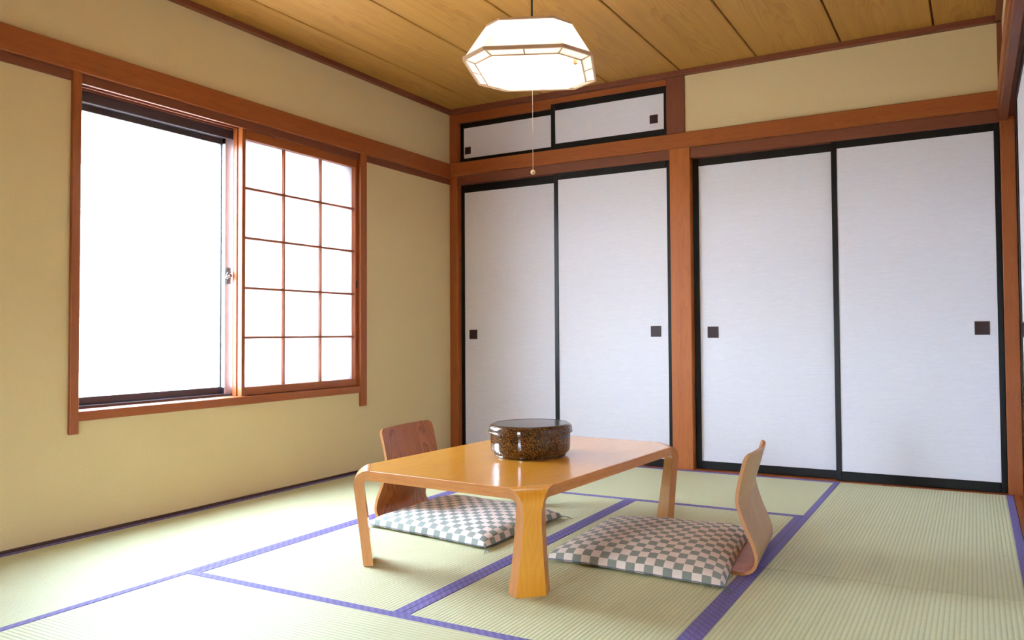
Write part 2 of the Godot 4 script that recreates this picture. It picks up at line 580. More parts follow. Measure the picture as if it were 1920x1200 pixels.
# ------------------------------------------------------------------ posts, rails and trims
func build_timber() -> void:
	var t: Material = mats["timber"]
	var d: Material = mats["timber_dark"]
	# posts
	struct("trim_1", box(Vector3(-0.0005, -0.05, -0.09), Vector3(0.063, CEIL, 0.003), 0.003, 1), t, "slim reddish corner post between left wall and sliding doors", "post")
	struct("trim_2", box(Vector3(1.628, -0.05, -0.09), Vector3(1.7555, 1.91, 0.006), 0.003, 1, Vector2(0.7, 0.2)), mats["post_wood"], "thick reddish-brown post between the two pairs of tall doors", "post")
	struct("trim_3", box(Vector3(1.612, 1.97, -0.09), Vector3(1.727, CEIL, 0.006), 0.003, 1, Vector2(1.7, 0.4)), d, "short brown upper post right of the small cupboard doors", "post")
	struct("trim_4", box(Vector3(3.366, -0.05, -0.09), Vector3(3.432, 1.90, 0.004), 0.003, 1, Vector2(0.3, 0.3)), t, "reddish-brown corner post right of the tall sliding doors", "post")
	struct("trim_5", box(Vector3(3.362, 1.98, -0.05), Vector3(W + 0.005, CEIL, 0.004), 0.002, 1), d, "thin brown corner strip above rail at top right corner", "post")
	# picture rails
	struct("trim_6", box(Vector3(0.0, 1.902, -0.03), Vector3(W - 0.02, 1.992, 0.020), 0.003, 0), t, "long reddish-brown picture rail across the back wall", "rail")
	struct("trim_7", box(Vector3(-0.01, 1.886, 0.0), Vector3(0.020, 1.988, NEAR_Z), 0.003, 2, Vector2(2.1, 0)), t, "long reddish-brown picture rail above the window on left wall", "rail")
	struct("trim_8", box(Vector3(W - 0.027, 1.895, 0.0), Vector3(W + 0.005, 1.990, NEAR_Z), 0.003, 2, Vector2(1.1, 0)), t, "reddish-brown picture rail running along the right wall", "rail")
	# grooved door heads
	struct("trim_9", box(Vector3(0.06, 1.842, -0.09), Vector3(1.63, 1.9025, -0.001), 0.002, 0, Vector2(0.5, 0.1)), d, "brown grooved head above the left pair of tall doors", "rail")
	struct("trim_10", box(Vector3(1.754, 1.838, -0.09), Vector3(3.368, 1.9025, -0.001), 0.002, 0, Vector2(2.5, 0.1)), d, "brown grooved head above the right pair of tall doors", "rail")
	struct("trim_11", box(Vector3(-0.01, 1.846, 0.0), Vector3(0.008, 1.887, 0.865), 0.002, 2), d, "dark brown strip under picture rail right of the window", "rail")
	struct("trim_12", box(Vector3(-0.01, 1.846, 2.50), Vector3(0.008, 1.887, NEAR_Z), 0.002, 2), d, "dark brown strip under picture rail left of the window", "rail")
	var st := begin()
	add_box(st, Vector3(3.366, 1.842, 0.0), Vector3(3.400, 1.896, 2.95), 0.002, 2)
	add_box(st, Vector3(3.400, 1.860, 0.0), Vector3(3.500, 1.896, 2.95), 0.0, 2)
	add_box(st, Vector3(3.432, 1.842, 0.0), Vector3(3.440, 1.862, 2.95), 0.001, 2)
	struct("trim_13", st.commit(), d, "grooved brown head above the doors at right edge", "rail")
	# header over the cupboard doors and its thin bead
	struct("trim_14", box(Vector3(0.06, 2.276, -0.08), Vector3(1.615, CEIL, -0.012), 0.002, 0, Vector2(0.9, 0.3)), t, "reddish board above the two small cupboard doors", "rail")
	# ceiling trims
	struct("trim_15", box(Vector3(0.0, 2.336, -0.02), Vector3(W, CEIL + 0.004, 0.030), 0.003, 0, Vector2(0, 0.7)), d, "brown ceiling trim along the top of back wall", "trim")
	struct("trim_16", box(Vector3(-0.01, 2.336, 0.0), Vector3(0.030, CEIL + 0.004, NEAR_Z), 0.003, 2, Vector2(0, 0.5)), d, "dark brown ceiling trim along the top of left wall", "trim")
	struct("trim_17", box(Vector3(W - 0.028, 2.336, 0.0), Vector3(W + 0.01, CEIL + 0.004, NEAR_Z), 0.003, 2, Vector2(0, 0.5)), d, "brown ceiling trim along the top of right wall", "trim")
	# thresholds
	struct("trim_18", box(Vector3(0.06, -0.05, -0.09), Vector3(1.63, 0.0, 0.029), 0.002, 0), t, "reddish threshold under the left pair of tall doors", "threshold")
	struct("trim_19", box(Vector3(1.754, -0.05, -0.09), Vector3(3.368, 0.0, 0.029), 0.002, 0, Vector2(1.2, 0)), t, "reddish threshold under the right pair of tall doors", "threshold")
	st = begin()
	for q in [[3.3875, 3.412, 0.0], [3.412, 3.430, -0.004], [3.430, 3.442, 0.0], [3.442, 3.462, -0.004], [3.462, 3.50, 0.0]]:
		add_box(st, Vector3(q[0], -0.05, 0.004), Vector3(q[1], q[2], 3.40), 0.001, 2)
	struct("trim_20", st.commit(), t, "grooved reddish threshold beside tatami at right edge", "threshold")
	struct("trim_21", box(Vector3(0.0, -0.055, 3.402), Vector3(W, 0.0, 3.528), 0.002, 0), t, "wooden threshold between tatami and veranda behind viewer", "threshold")
	struct("baseboard_left", box(Vector3(-0.002, -0.05, 0.003), Vector3(0.0115, 0.012, 3.40), 0.002, 2), plain("dark_strip", Color(0.27, 0.18, 0.17), 0.6), "thin dark strip where left wall meets the tatami", "baseboard")

# ------------------------------------------------------------------ window in the left wall
func build_window() -> void:
	var t: Material = mats["timber"]
	struct("trim_22", box(Vector3(-0.09, 0.415, 2.486), Vector3(0.016, 1.888, 2.521), 0.002, 1), t, "upright reddish casing board at the left of the window", "casing")
	struct("trim_23", box(Vector3(-0.09, 0.386, 0.836), Vector3(0.016, 1.888, 0.8865), 0.002, 1, Vector2(0.4, 0.1)), t, "upright reddish casing board at the right of the window", "casing")
	struct("trim_24", box(Vector3(-0.088, 0.466, 0.885), Vector3(0.014, 0.5055, 2.487), 0.002, 2), t, "reddish window sill board under glass and paper screens", "sill")
	var st := begin()
	add_box(st, Vector3(-0.09, 1.858, 0.885), Vector3(0.004, 1.888, 2.487), 0.0, 2)
	for q in [[-0.012, 0.004], [-0.050, -0.041], [-0.090, -0.080]]:
		add_box(st, Vector3(q[0], 1.846, 0.885), Vector3(q[1], 1.860, 2.487), 0.001, 2)
	struct("trim_25", st.commit(), mats["timber_dark"], "grooved brown head of the window opening", "casing")
	# aluminium window
	var wn := thing("window_1", "bronze aluminium sliding window with bright glass in left wall", "window", Vector3.ZERO, 0.0, "", "structure")
	var br: Material = mats["bronze"]
	part("frame_head", box(Vector3(-0.158, 1.800, 0.864), Vector3(-0.088, 1.868, 2.503), 0.002), br, wn)
	part("frame_sill", box(Vector3(-0.158, 0.472, 0.864), Vector3(-0.090, 0.507, 2.503), 0.002), br, wn)
	for z in [0.864, 2.470]:
		part("frame_jamb", box(Vector3(-0.158, 0.507, z), Vector3(-0.090, 1.800, z + 0.033), 0.002), br, wn)
	# track ribs
	for x in [-0.096, -0.124, -0.150]:
		part("track", box(Vector3(x - 0.003, 0.506, 0.895), Vector3(x + 0.003, 0.518, 2.472), 0.001), br, wn)
	for s in [[0.897, 1.725, -0.108], [1.690, 2.470, -0.136]]:
		var x: float = s[2]
		var z0: float = s[0]
		var z1: float = s[1]
		var sash := part("sash", frame_mesh(x - 0.011, x + 0.011, z0, z1, 0.512, 1.812, 0.0, 0.040), br, wn)
		for z in [z0, z1 - (0.056 if x > -0.12 else 0.030)]:
			part("stile", box(Vector3(x - 0.012, 0.510, z), Vector3(x + 0.012, 1.806, z + (0.056 if x > -0.12 else 0.030)), 0.003), mats["silver"], sash)
		var pane := part("pane", box(Vector3(x - 0.003, 0.545, z0 + 0.025), Vector3(x + 0.003, 1.778, z1 - 0.025)), mats["glass"], sash)
		for z in [z0 + 0.030, z1 - (0.059 if x > -0.12 else 0.034)]:
			if z > 1.2 and z < 2.3 or x > -0.12:
				part("gasket", box(Vector3(x - 0.006, 0.550, z), Vector3(x + 0.006, 1.774, z + 0.004)), mats["gasket"], sash)
	# crescent lock on the meeting stile
	var lk := part("crescent_lock", box(Vector3(-0.097, 1.065, 1.694), Vector3(-0.090, 1.150, 1.718), 0.002), mats["lock"], wn, "small metal crescent lock on the meeting stile")
	st = begin()
	var ring := []
	for k in 13:
		var a := deg_to_rad(-100.0 + 200.0 * k / 12.0)
		ring.append(Vector3(-0.080, 1.108 + sin(a) * 0.017, 1.708 + cos(a) * 0.017))
	add_tube(st, ring, 0.005)
	add_tube(st, [Vector3(-0.090, 1.108, 1.708), Vector3(-0.074, 1.108, 1.708)], 0.008, 12)
	part("cam", st.commit(), mats["lock"], lk)
	st = begin()
	add_tube(st, [Vector3(-0.078, 1.104, 1.712), Vector3(-0.072, 1.100, 1.730), Vector3(-0.068, 1.096, 1.746)], 0.0045)
	part("lever", st.commit(), mats["silver"], lk)
	# two paper screens, both slid over the right half
	shoji(-0.038, -0.008, "wooden paper screen with fifteen panes, in front, right half of window", true)
	shoji(-0.078, -0.048, "wooden paper screen standing directly behind the front one in window", true)

func frame_mesh(x0: float, x1: float, z0: float, z1: float, y0: float, y1: float, side: float, rail: float) -> ArrayMesh:
	var st := begin()
	add_box(st, Vector3(x0, y0, z0), Vector3(x1, y0 + rail, z1), 0.002)
	add_box(st, Vector3(x0, y1 - rail, z0), Vector3(x1, y1, z1), 0.002)
	if side > 0.0:
		add_box(st, Vector3(x0, y0, z0), Vector3(x1, y1, z0 + side), 0.002)
		add_box(st, Vector3(x0, y0, z1 - side), Vector3(x1, y1, z1), 0.002)
	return st.commit()

func shoji(xb: float, xf: float, label: String, full: bool) -> void:
	var t: Material = mats["timber"]
	var z0 := 0.8885
	var z1 := 1.696
	var o := thing("paper_screen", label, "screen", Vector3(0, 0.506, 0))
	var y0 := 0.506
	var lift := Vector3(0, -y0, 0)
	for z in [z0, z1 - 0.020]:
		part("stile", box(Vector3(xb, 0.506, z) + lift, Vector3(xf, 1.852, z + 0.020) + lift, 0.0015, 1, Vector2(z, z)), t, o)
	part("bottom_rail", box(Vector3(xb, 0.508, z0 + 0.02) + lift, Vector3(xf - 0.001, 0.548, z1 - 0.02) + lift, 0.0015, 2), t, o)
	part("top_rail", box(Vector3(xb, 1.798, z0 + 0.02) + lift, Vector3(xf - 0.001, 1.850, z1 - 0.02) + lift, 0.0015, 2), t, o)
	var zs := [0.9085, 1.165, 1.422, 1.676]
	var ys := [0.548, 0.797, 1.047, 1.300, 1.552, 1.798]
	for k in [1, 2]:
		part("upright_bar", box(Vector3(xb + 0.003, 0.546, zs[k] - 0.0045) + lift, Vector3(xf - 0.010, 1.80, zs[k] + 0.0045) + lift, 0.0005, 1), t, o)
	for k in [1, 2, 3, 4]:
		part("cross_bar", box(Vector3(xb + 0.002, ys[k] - 0.0055, z0 + 0.018) + lift, Vector3(xf - 0.008, ys[k] + 0.0055, z1 - 0.018) + lift, 0.0005, 2), t, o)
	for i in 3:
		for j in 5:
			part("paper_pane", box(Vector3(xb + 0.0010, ys[j] - 0.002, zs[i] - 0.002) + lift, Vector3(xb + 0.0018, ys[j + 1] + 0.002, zs[i + 1] + 0.002) + lift), mats["shoji_paper"], o)
	if xf > -0.03:
		part("finger_pull", box(Vector3(xf - 0.004, 1.083, z0 + 0.006) + lift, Vector3(xf + 0.0008, 1.125, z0 + 0.014) + lift, 0.0005), mats["gasket"], o, "small dark finger pull in the stile")

# ------------------------------------------------------------------ sliding doors
# a paper door lying in the xy plane, its front at z; hx, hy the middle of the handle
func slide(called: String, x0: float, x1: float, y0: float, y1: float, z: float, fw: Array, hx: float, hy: float, hs: float, label: String) -> Node3D:
	# fw: left, right, bottom, top frame widths
	var o := thing(called, label, "door", Vector3((x0 + x1) * 0.5, y0, z), 0.0, "", "structure")
	var off := Vector3(-(x0 + x1) * 0.5, -y0, 0)
	door_parts(o, x0, x1, y0, y1, fw, hx, hy, hs, off)
	return o

func door_parts(o: Node3D, x0: float, x1: float, y0: float, y1: float, fw: Array, hx: float, hy: float, hs: float, off: Vector3) -> void:
	var lq: Material = mats["lacquer"]
	part("paper_panel", box(Vector3(x0 + fw[0] * 0.5, y0 + fw[2] * 0.5, -0.018) + off, Vector3(x1 - fw[1] * 0.5, y1 - fw[3] * 0.5, -0.005) + off, 0.0, 0, Vector2(x0 * 3.7, y0)), mats["door_paper"], o)
	part("stile", box(Vector3(x0, y0, -0.022) + off, Vector3(x0 + fw[0], y1, 0) + off, 0.002, 1), lq, o)
	part("stile", box(Vector3(x1 - fw[1], y0, -0.022) + off, Vector3(x1, y1, 0) + off, 0.002, 1), lq, o)
	part("bottom_rail", box(Vector3(x0 + fw[0], y0, -0.022) + off, Vector3(x1 - fw[1], y0 + fw[2], 0) + off, 0.002, 0), lq, o)
	part("top_rail", box(Vector3(x0 + fw[0], y1 - fw[3], -0.022) + off, Vector3(x1 - fw[1], y1, 0) + off, 0.002, 0), lq, o)
	# square finger pull: raised rim round a sunken well
	var st := begin()
	var r := hs * 0.5
	var w := hs * 0.11
	var h := Vector3(hx, hy, -0.005) + off
	for q in [[-r, -r, r, -r + w], [-r, r - w, r, r], [-r, -r + w, -r + w, r - w], [r - w, -r + w, r, r - w]]:
		add_box(st, h + Vector3(q[0], q[1], -0.001), h + Vector3(q[2], q[3], 0.0035), 0.0008)
	var hd := part("finger_pull", st.commit(), mats["handle"], o, "dark brown square finger pull")
	part("well", box(h + Vector3(-r + w * 0.5, -r + w * 0.5, -0.001), h + Vector3(r - w * 0.5, r - w * 0.5, 0.0006), 0.0), mats["handle_well"], hd)

func build_sliding_doors() -> void:
	var top := 1.846
	slide("door_1", 0.0645, 0.842, 0.002, 1.842, -0.045, [0.027, 0.020, 0.046, 0.052], 0.160, 0.803, 0.064, "tall white paper sliding door next to the left wall corner")
	slide("door_2", 0.823, 1.6265, 0.002, top, -0.012, [0.030, 0.025, 0.046, 0.046], 1.522, 0.813, 0.066, "tall white paper sliding door just left of the thick post")
	slide("door_3", 1.757, 2.590, 0.002, 1.840, -0.045, [0.034, 0.020, 0.046, 0.046], 1.868, 0.805, 0.066, "tall white paper sliding door just right of the thick post")
	slide("door_4", 2.556, 3.3645, 0.002, top, -0.012, [0.029, 0.026, 0.049, 0.047], 3.269, 0.815, 0.068, "tall white paper sliding door beside the right corner post")
	# small cupboard doors
	slide("door_5", 0.0645, 0.822, 1.993, 2.277, -0.040, [0.026, 0.020, 0.036, 0.036], 0.124, 2.083, 0.050, "small white cupboard sliding door at top, left of the pair")
	slide("door_6", 0.806, 1.611, 1.993, 2.299, -0.010, [0.030, 0.022, 0.044, 0.044], 1.523, 2.106, 0.052, "small white cupboard sliding door at top, beside short upper post")
	# doors of the right wall, turned to face the room
	var names := ["door_7", "door_8", "door_9", "door_10"]
	var labs := ["white paper sliding door at right edge, behind, next to the corner post", "white paper sliding door at right edge, overlapping the corner one", "white paper sliding door of right wall beside the viewer, behind", "white paper sliding door of right wall nearest the veranda"]
	var zz := [[0.010, 0.860, 3.447], [0.430, 1.285, 3.417], [1.255, 2.110, 3.447], [2.080, 2.932, 3.417]]
	for k in 4:
		var o := thing(names[k], labs[k], "door", Vector3(zz[k][2], 0.0, (zz[k][0] + zz[k][1]) * 0.5), -PI / 2, "", "structure")
		var hw: float = (zz[k][1] - zz[k][0]) * 0.5
		door_parts(o, -hw, hw, -0.003, 1.853, [0.022, 0.022, 0.045, 0.036], (-hw + 0.11) if k % 2 == 1 else (hw - 0.11), 0.805, 0.066, Vector3.ZERO)

# ------------------------------------------------------------------ pendant lamp
func octagon(hs: float, y: float, cut: float) -> Array:
	var e := hs - cut
	var out := []
	for p in [Vector2(e, hs), Vector2(hs, e), Vector2(hs, -e), Vector2(e, -hs), Vector2(-e, -hs), Vector2(-hs, -e), Vector2(-hs, e), Vector2(-e, hs)]:
		out.append(Vector3(p.x, y, p.y))
	return out

func sheet(a: Vector3, b: Vector3, c: Vector3, d: Vector3, thick: float, out_dir: Vector3) -> ArrayMesh:
	# a flat four-sided sheet of real thickness
	var st := begin()
	var n := (b - a).cross(d - a).normalized()
	if n.dot(out_dir) < 0.0:
		n = -n
	var o := [a + n * thick * 0.5, b + n * thick * 0.5, c + n * thick * 0.5, d + n * thick * 0.5]
	var i := [a - n * thick * 0.5, b - n * thick * 0.5, c - n * thick * 0.5, d - n * thick * 0.5]
	var t := [Vector2(0, 0), Vector2(1, 0), Vector2(1, 1), Vector2(0, 1)]
	poly(st, o, n, t)
	poly(st, i, -n, t)
	var mid := (a + b + c + d) * 0.25
	for k in 4:
		var k2 := (k + 1) % 4
		var m: Vector3 = (o[k] + i[k2]) * 0.5 - mid
		m -= n * m.dot(n)
		poly(st, [o[k], o[k2], i[k2], i[k]], m.normalized(), t)
	return st.commit()

func bars(ring: Array, w: float, h: float) -> ArrayMesh:
	var st := begin()
	for k in ring.size():
		add_bar(st, ring[k], ring[(k + 1) % ring.size()], w, h)
	return st.commit()

func add_bar(st: SurfaceTool, a: Vector3, b: Vector3, w: float, h: float) -> void:
	# a square bar from a to b
	var d := (b - a).normalized()
	var side := d.cross(Vector3.UP).normalized() * w * 0.5
	var up := side.cross(d).normalized() * h * 0.5
	var e := d * w * 0.2
	var c0 := [a - e + side + up, a - e - side + up, a - e - side - up, a - e + side - up]
	var c1 := [b + e + side + up, b + e - side + up, b + e - side - up, b + e + side - up]
	var t := [Vector2(0, 0), Vector2(0, 0.02), Vector2(1, 0.02), Vector2(1, 0)]
	var ns := [up.normalized(), -side.normalized(), -up.normalized(), side.normalized()]
	for k in 4:
		var k2 := (k + 1) % 4
		poly(st, [c0[k], c0[k2], c1[k2], c1[k]], ns[k], t)
	poly(st, c0, -d, t)
	poly(st, c1, d, t)

func build_lamp() -> void:
	var lamp := thing("pendant_lamp", "white paper pendant lamp with octagonal wooden frame, hanging from ceiling", "lamp", Vector3(1.699, 1.838, 1.726), deg_to_rad(23.0))
	var y0 := 0.012
	var top := octagon(0.165, 0.150, 0.064)
	var rim := octagon(0.243, y0, 0.097)
	var low := octagon(0.203, 0.0, 0.078)
	# eight sloping papers above, papers of the flat rim below
	for k in 8:
		var k2 := (k + 1) % 8
		var dir: Vector3 = (rim[k] + rim[k2]) * Vector3(1, 0, 1)
		part("shade_panel", sheet(top[k], top[k2], rim[k2], rim[k], 0.0015, dir), mats["shade_paper"], lamp)
		part("rim_panel", sheet(rim[k], rim[k2], low[k2], low[k], 0.0015, Vector3.DOWN), mats["shade_paper"], lamp)
	part("top_frame", bars(top, 0.006, 0.010), mats["lamp_wood"], lamp)
	part("rim_frame", bars(rim, 0.008, 0.013), mats["lamp_wood"], lamp)
	part("inner_frame", bars(low, 0.005, 0.007), mats["lamp_wood"], lamp)
	var st := begin()
	for k in 8:
		var ends := [[rim[k], low[k]]]
		if k % 2 == 1:
			ends.append([(rim[k] + rim[(k + 1) % 8]) * 0.5, (low[k] + low[(k + 1) % 8]) * 0.5])
		for e in ends:
			st = begin()
			add_bar(st, e[0], e[1], 0.005, 0.006)
			part("rim_divider", st.commit(), mats["lamp_wood"], lamp)
	# lit round cover
	st = begin()
	var prof := [Vector2(0.0001, 0.012)]
	for k in 12:
		var a := PI / 2 * (k + 1) / 12.0
		prof.append(Vector2(0.148 * sin(a), 0.048 - 0.036 * cos(a)))
	for k in 6:
		var a := PI / 2 * (k + 1) / 6.0
		prof.append(Vector2(0.045 + 0.103 * cos(a), 0.048 + 0.026 * sin(a)))
	add_lathe(st, prof, 48, 1.0)
	part("diffuser", st.commit(), mats["diffuser"], lamp, "glowing round white lamp cover")
	st = begin()
	add_lathe(st, [Vector2(0.045, 0.070), Vector2(0.045, 0.128), Vector2(0.040, 0.132), Vector2(0.0001, 0.133)], 28, 1.0)
	part("lamp_housing", st.commit(), mats["lamp_metal"], lamp)
	st = begin()
	for k in 4:
		var a := TAU * k / 4.0 + PI / 4
		add_bar(st, Vector3(0, 0.128, 0), Vector3(cos(a) * 0.19, 0.150, sin(a) * 0.19), 0.006, 0.004)
	part("spider_arm", st.commit(), mats["lamp_metal"], lamp)
	st = begin()
	add_lathe(st, [Vector2(0.0001, 0.020), Vector2(0.010, 0.022), Vector2(0.013, 0.030), Vector2(0.010, 0.045)], 20, 1.0)
	var nl := part("night_bulb", st.commit(), mats["bead"], lamp, "small amber night bulb")
	nl.position = Vector3(0.170, 0.0, 0.02)
	st = begin()
	add_tube(st, [Vector3(0, 0.13, 0), Vector3(0, 0.30, 0), Vector3(0, CEIL - 1.838 - 0.02, 0)], 0.0042, 10)
	part("cord", st.commit(), mats["cord"], lamp, "black hanging cord")
	st = begin()
	add_lathe(st, [Vector2(0.0001, CEIL - 1.880), Vector2(0.022, CEIL - 1.876), Vector2(0.035, CEIL - 1.862), Vector2(0.037, CEIL - 1.838)], 32, 1.0)
	part("ceiling_cap", st.commit(), mats["lamp_metal"], lamp)
	st = begin()
	add_tube(st, [Vector3(0, 0.013, 0), Vector3(0, -0.2, 0), Vector3(0, -0.390, 0)], 0.0011, 6)
	var ps := part("pull_string", st.commit(), mats["string"], lamp, "thin pull string with bead")
	st = begin()
	add_lathe(st, arc(0, -0.396, 0.0095, -90, 90, 10), 20, 1.0)
	part("bead", st.commit(), mats["bead"], ps)
	var li := OmniLight3D.new()
	li.name = "lamp_light"
	li.light_color = Color(1.0, 0.98, 0.95)
	li.light_energy = LAMP_ENERGY
	li.light_size = 0.02
	li.omni_range = 12.0
	li.omni_attenuation = 2.0
	li.shadow_enabled = true
	li.position = Vector3(0, 0.036, 0)
	lamp.add_child(li)

# ------------------------------------------------------------------ low table
func build_table() -> void:
	var h := 0.335
	var th := 0.034
	var hx := 0.400
	var hz := 0.551
	var w0 := 0.079
	var cut := w0 * sqrt(2.0)
	var o := thing("low_table", "low honey-coloured bentwood table with four flaring corner legs on tatami", "table", Vector3(1.688, 0, 1.752), -deg_to_rad(3.6))
	var bev := 0.002
	# octagonal top
	var P := func(ix: float, iz: float, y: float) -> Array:
		var a := hx - ix
		var b := hz - iz
		var ca := cut - ix
		var cb := cut - iz
		return [Vector3(a - ca, y, b), Vector3(a, y, b - cb), Vector3(a, y, -b + cb), Vector3(a - ca, y, -b), Vector3(-a + ca, y, -b), Vector3(-a, y, -b + cb), Vector3(-a, y, b - cb), Vector3(-a + ca, y, b)]
	var up: Array = P.call(bev, bev, h)
	var mid: Array = P.call(0.0, 0.0, h - bev)
	var lo: Array = P.call(0.0, 0.0, h - th)
	var st := begin()
	var uvs := []
	for p in up:
		uvs.append(Vector2(p.z, p.x))
	poly(st, up, Vector3.UP, uvs)
	var un := lo.duplicate()
	poly(st, un, Vector3.DOWN, uvs)
	st.set_material(mats["table_wood"])
	var mesh := st.commit()
	st = begin()
	for k in 8:
		if k % 2 == 0:
			continue
		var k2 := (k + 1) % 8
		var nrm: Vector3 = (mid[k] + mid[k2]) * Vector3(1, 0, 1)
		nrm = Vector3(signf(nrm.x), 0, 0) if absf(mid[k].x - mid[k2].x) < 0.001 else Vector3(0, 0, signf(nrm.z))
		var l: float = mid[k].distance_to(mid[k2])
		poly(st, [mid[k], mid[k2], lo[k2], lo[k]], nrm, [Vector2(0, 0), Vector2(l, 0), Vector2(l, th), Vector2(0, th)])
		poly(st, [up[k], up[k2], mid[k2], mid[k]], (nrm + Vector3.UP).normalized(), [Vector2(0, 0), Vector2(l, 0), Vector2(l, 0.002), Vector2(0, 0.002)])
	st.set_material(mats["table_edge"])
	st.commit(mesh)
	part("tabletop", mesh, null, o)
	# one leg, bent down over the corner, and its three copies
	for q in [Vector2(1, 1), Vector2(1, -1), Vector2(-1, -1), Vector2(-1, 1)]:
		part("leg", leg_mesh(q, hx, hz, h, th, cut, w0), null, o)

func leg_mesh(q: Vector2, hx: float, hz: float, h: float, th: float, cut: float, w0: float) -> ArrayMesh:
	var e := Vector3(q.x, 0, q.y).normalized()
	var t := Vector3(-e.z, 0, e.x)
	var base := Vector3(q.x * (hx - cut * 0.5), 0, q.y * (hz - cut * 0.5))
	var R := 0.055
	var lean := deg_to_rad(97.0)
	var outer := []   # (d, y), and the direction into the wood
	var inward := []
	for k in 15:
		var a := lean * k / 14.0
		outer.append(Vector2(sin(a) * R, h - R + cos(a) * R))
		inward.append(Vector2(-sin(a), -cos(a)))
	var dir := Vector2(cos(lean), -sin(lean))
	var p0: Vector2 = outer[14]
	var len := p0.y / sin(lean)
	for k in 16:
		var s := len * (k + 1) / 16.0
		outer.append(p0 + dir * s)
		inward.append(inward[14])
	var run := [0.0]
	for k in range(1, outer.size()):
		run.append(run[k - 1] + outer[k].distance_to(outer[k - 1]))
	var total: float = run[-1]
	var s1 := 0.115
	var cols := []
	for k in outer.size():
		var s: float = run[k]
		var w := 0.0
		var grow := 0.0
		if s < s1:
			var x := s / s1
			w = w0 * (2 * x * x * x - 3 * x * x + 1) - s1 * (x * x * x - 2 * x * x + x) + 0.0275 * (-2 * x * x * x + 3 * x * x)
			grow = 0.0185 * smoothstep(0.0, 1.0, x)
		else:
			var x := (s - s1) / (total - s1)
			w = lerpf(0.0275, 0.047, pow(x, 1.3))
			grow = 0.0185
		var po: Vector2 = outer[k]
		var thick := th
		var pi: Vector2 = po + inward[k] * thick
		if pi.y < 0.0:
			pi.y = 0.0
		var at := func(d: float, y: float, side: float) -> Vector3: return base + e * d + t * side + Vector3(0, y, 0)
		cols.append([at.call(po.x, po.y, -w), at.call(po.x, po.y, w), at.call(pi.x, pi.y, w + grow), at.call(pi.x, pi.y, -w - grow), s])
	var mesh: ArrayMesh = null
	var faces := [[0, 1], [2, 3], [1, 2], [3, 0]]
	for half in 2:
		var st := begin()
		for fi in [0, 1] if half == 0 else [2, 3]:
			var f: Array = faces[fi]
			var G := []
			var T := []
			for c in cols:
				var a: Vector3 = c[f[0]]
				var b: Vector3 = c[f[1]]
				var rowp := []
				var rowt := []
				for j in 3:
					rowp.append(a.lerp(b, j / 2.0))
					rowt.append(Vector2(c[4], (j / 2.0 - 0.5) * a.distance_to(b)))
				G.append(rowp)
				T.append(rowt)
			# outward side of this face at the middle of the leg
			var m := cols.size() / 2
			var cen: Vector3 = (cols[m][0] + cols[m][1] + cols[m][2] + cols[m][3]) * 0.25
			var du: Vector3 = G[m + 1][1] - G[m - 1][1]
			var dv: Vector3 = G[m][2] - G[m][0]
			var sg := signf(du.cross(dv).dot(G[m][1] - cen))
			add_grid(st, G, T, sg)
		if half == 1:
			var c: Array = cols[-1]
			poly(st, [c[0], c[1], c[2], c[3]], Vector3.DOWN, [Vector2(0, 0), Vector2(0.1, 0), Vector2(0.1, 0.03), Vector2(0, 0.03)])
		st.set_material(mats["table_wood"] if half == 0 else mats["ply_edge"])
		mesh = st.commit(mesh) if mesh else st.commit()
	return mesh

# ------------------------------------------------------------------ lacquer bowl
func build_bowl() -> void:
	var o := thing("lidded_bowl", "round gold-flecked brown lacquer container with lid on the table", "container", Vector3(1.690, 0.3352, 1.742), 0.4)
	var st := begin()
	add_lathe(st, [Vector2(0.0001, 0.002), Vector2(0.134, 0.001)], 72, 1.0)
	add_lathe(st, [Vector2(0.134, 0.0), Vector2(0.137, 0.0005), Vector2(0.138, 0.003), Vector2(0.138, 0.008)], 72, 1.0)
	add_lathe(st, [Vector2(0.138, 0.008), Vector2(0.1435, 0.0105), Vector2(0.1490, 0.0150), Vector2(0.1530, 0.022), Vector2(0.1548, 0.032), Vector2(0.1555, 0.060), Vector2(0.1555, 0.096)], 72, 1.0)
	part("body", st.commit(), mats["lacquerware"], o)
	st = begin()
	add_lathe(st, [Vector2(0.1555, 0.0885), Vector2(0.161, 0.0885), Vector2(0.1635, 0.0895), Vector2(0.1645, 0.092), Vector2(0.1640, 0.0945), Vector2(0.1625, 0.096), Vector2(0.1624, 0.1), Vector2(0.1622, 0.106), Vector2(0.1605, 0.1125), Vector2(0.1570, 0.1175), Vector2(0.1525, 0.1205), Vector2(0.1485, 0.1216)], 72, 1.0)
	var lid := part("lid", st.commit(), mats["lacquerware"], o)
	st = begin()
	add_lathe(st, [Vector2(0.1485, 0.1216), Vector2(0.1475, 0.1226), Vector2(0.1455, 0.1226), Vector2(0.144, 0.1218)], 72, 1.0)
	add_lathe(st, [Vector2(0.144, 0.1218), Vector2(0.10, 0.1222), Vector2(0.05, 0.1225), Vector2(0.0001, 0.1226)], 72, 1.0)
	part("lid_top", st.commit(), mats["lid_top"], lid, "smooth dark brown top of the lid")

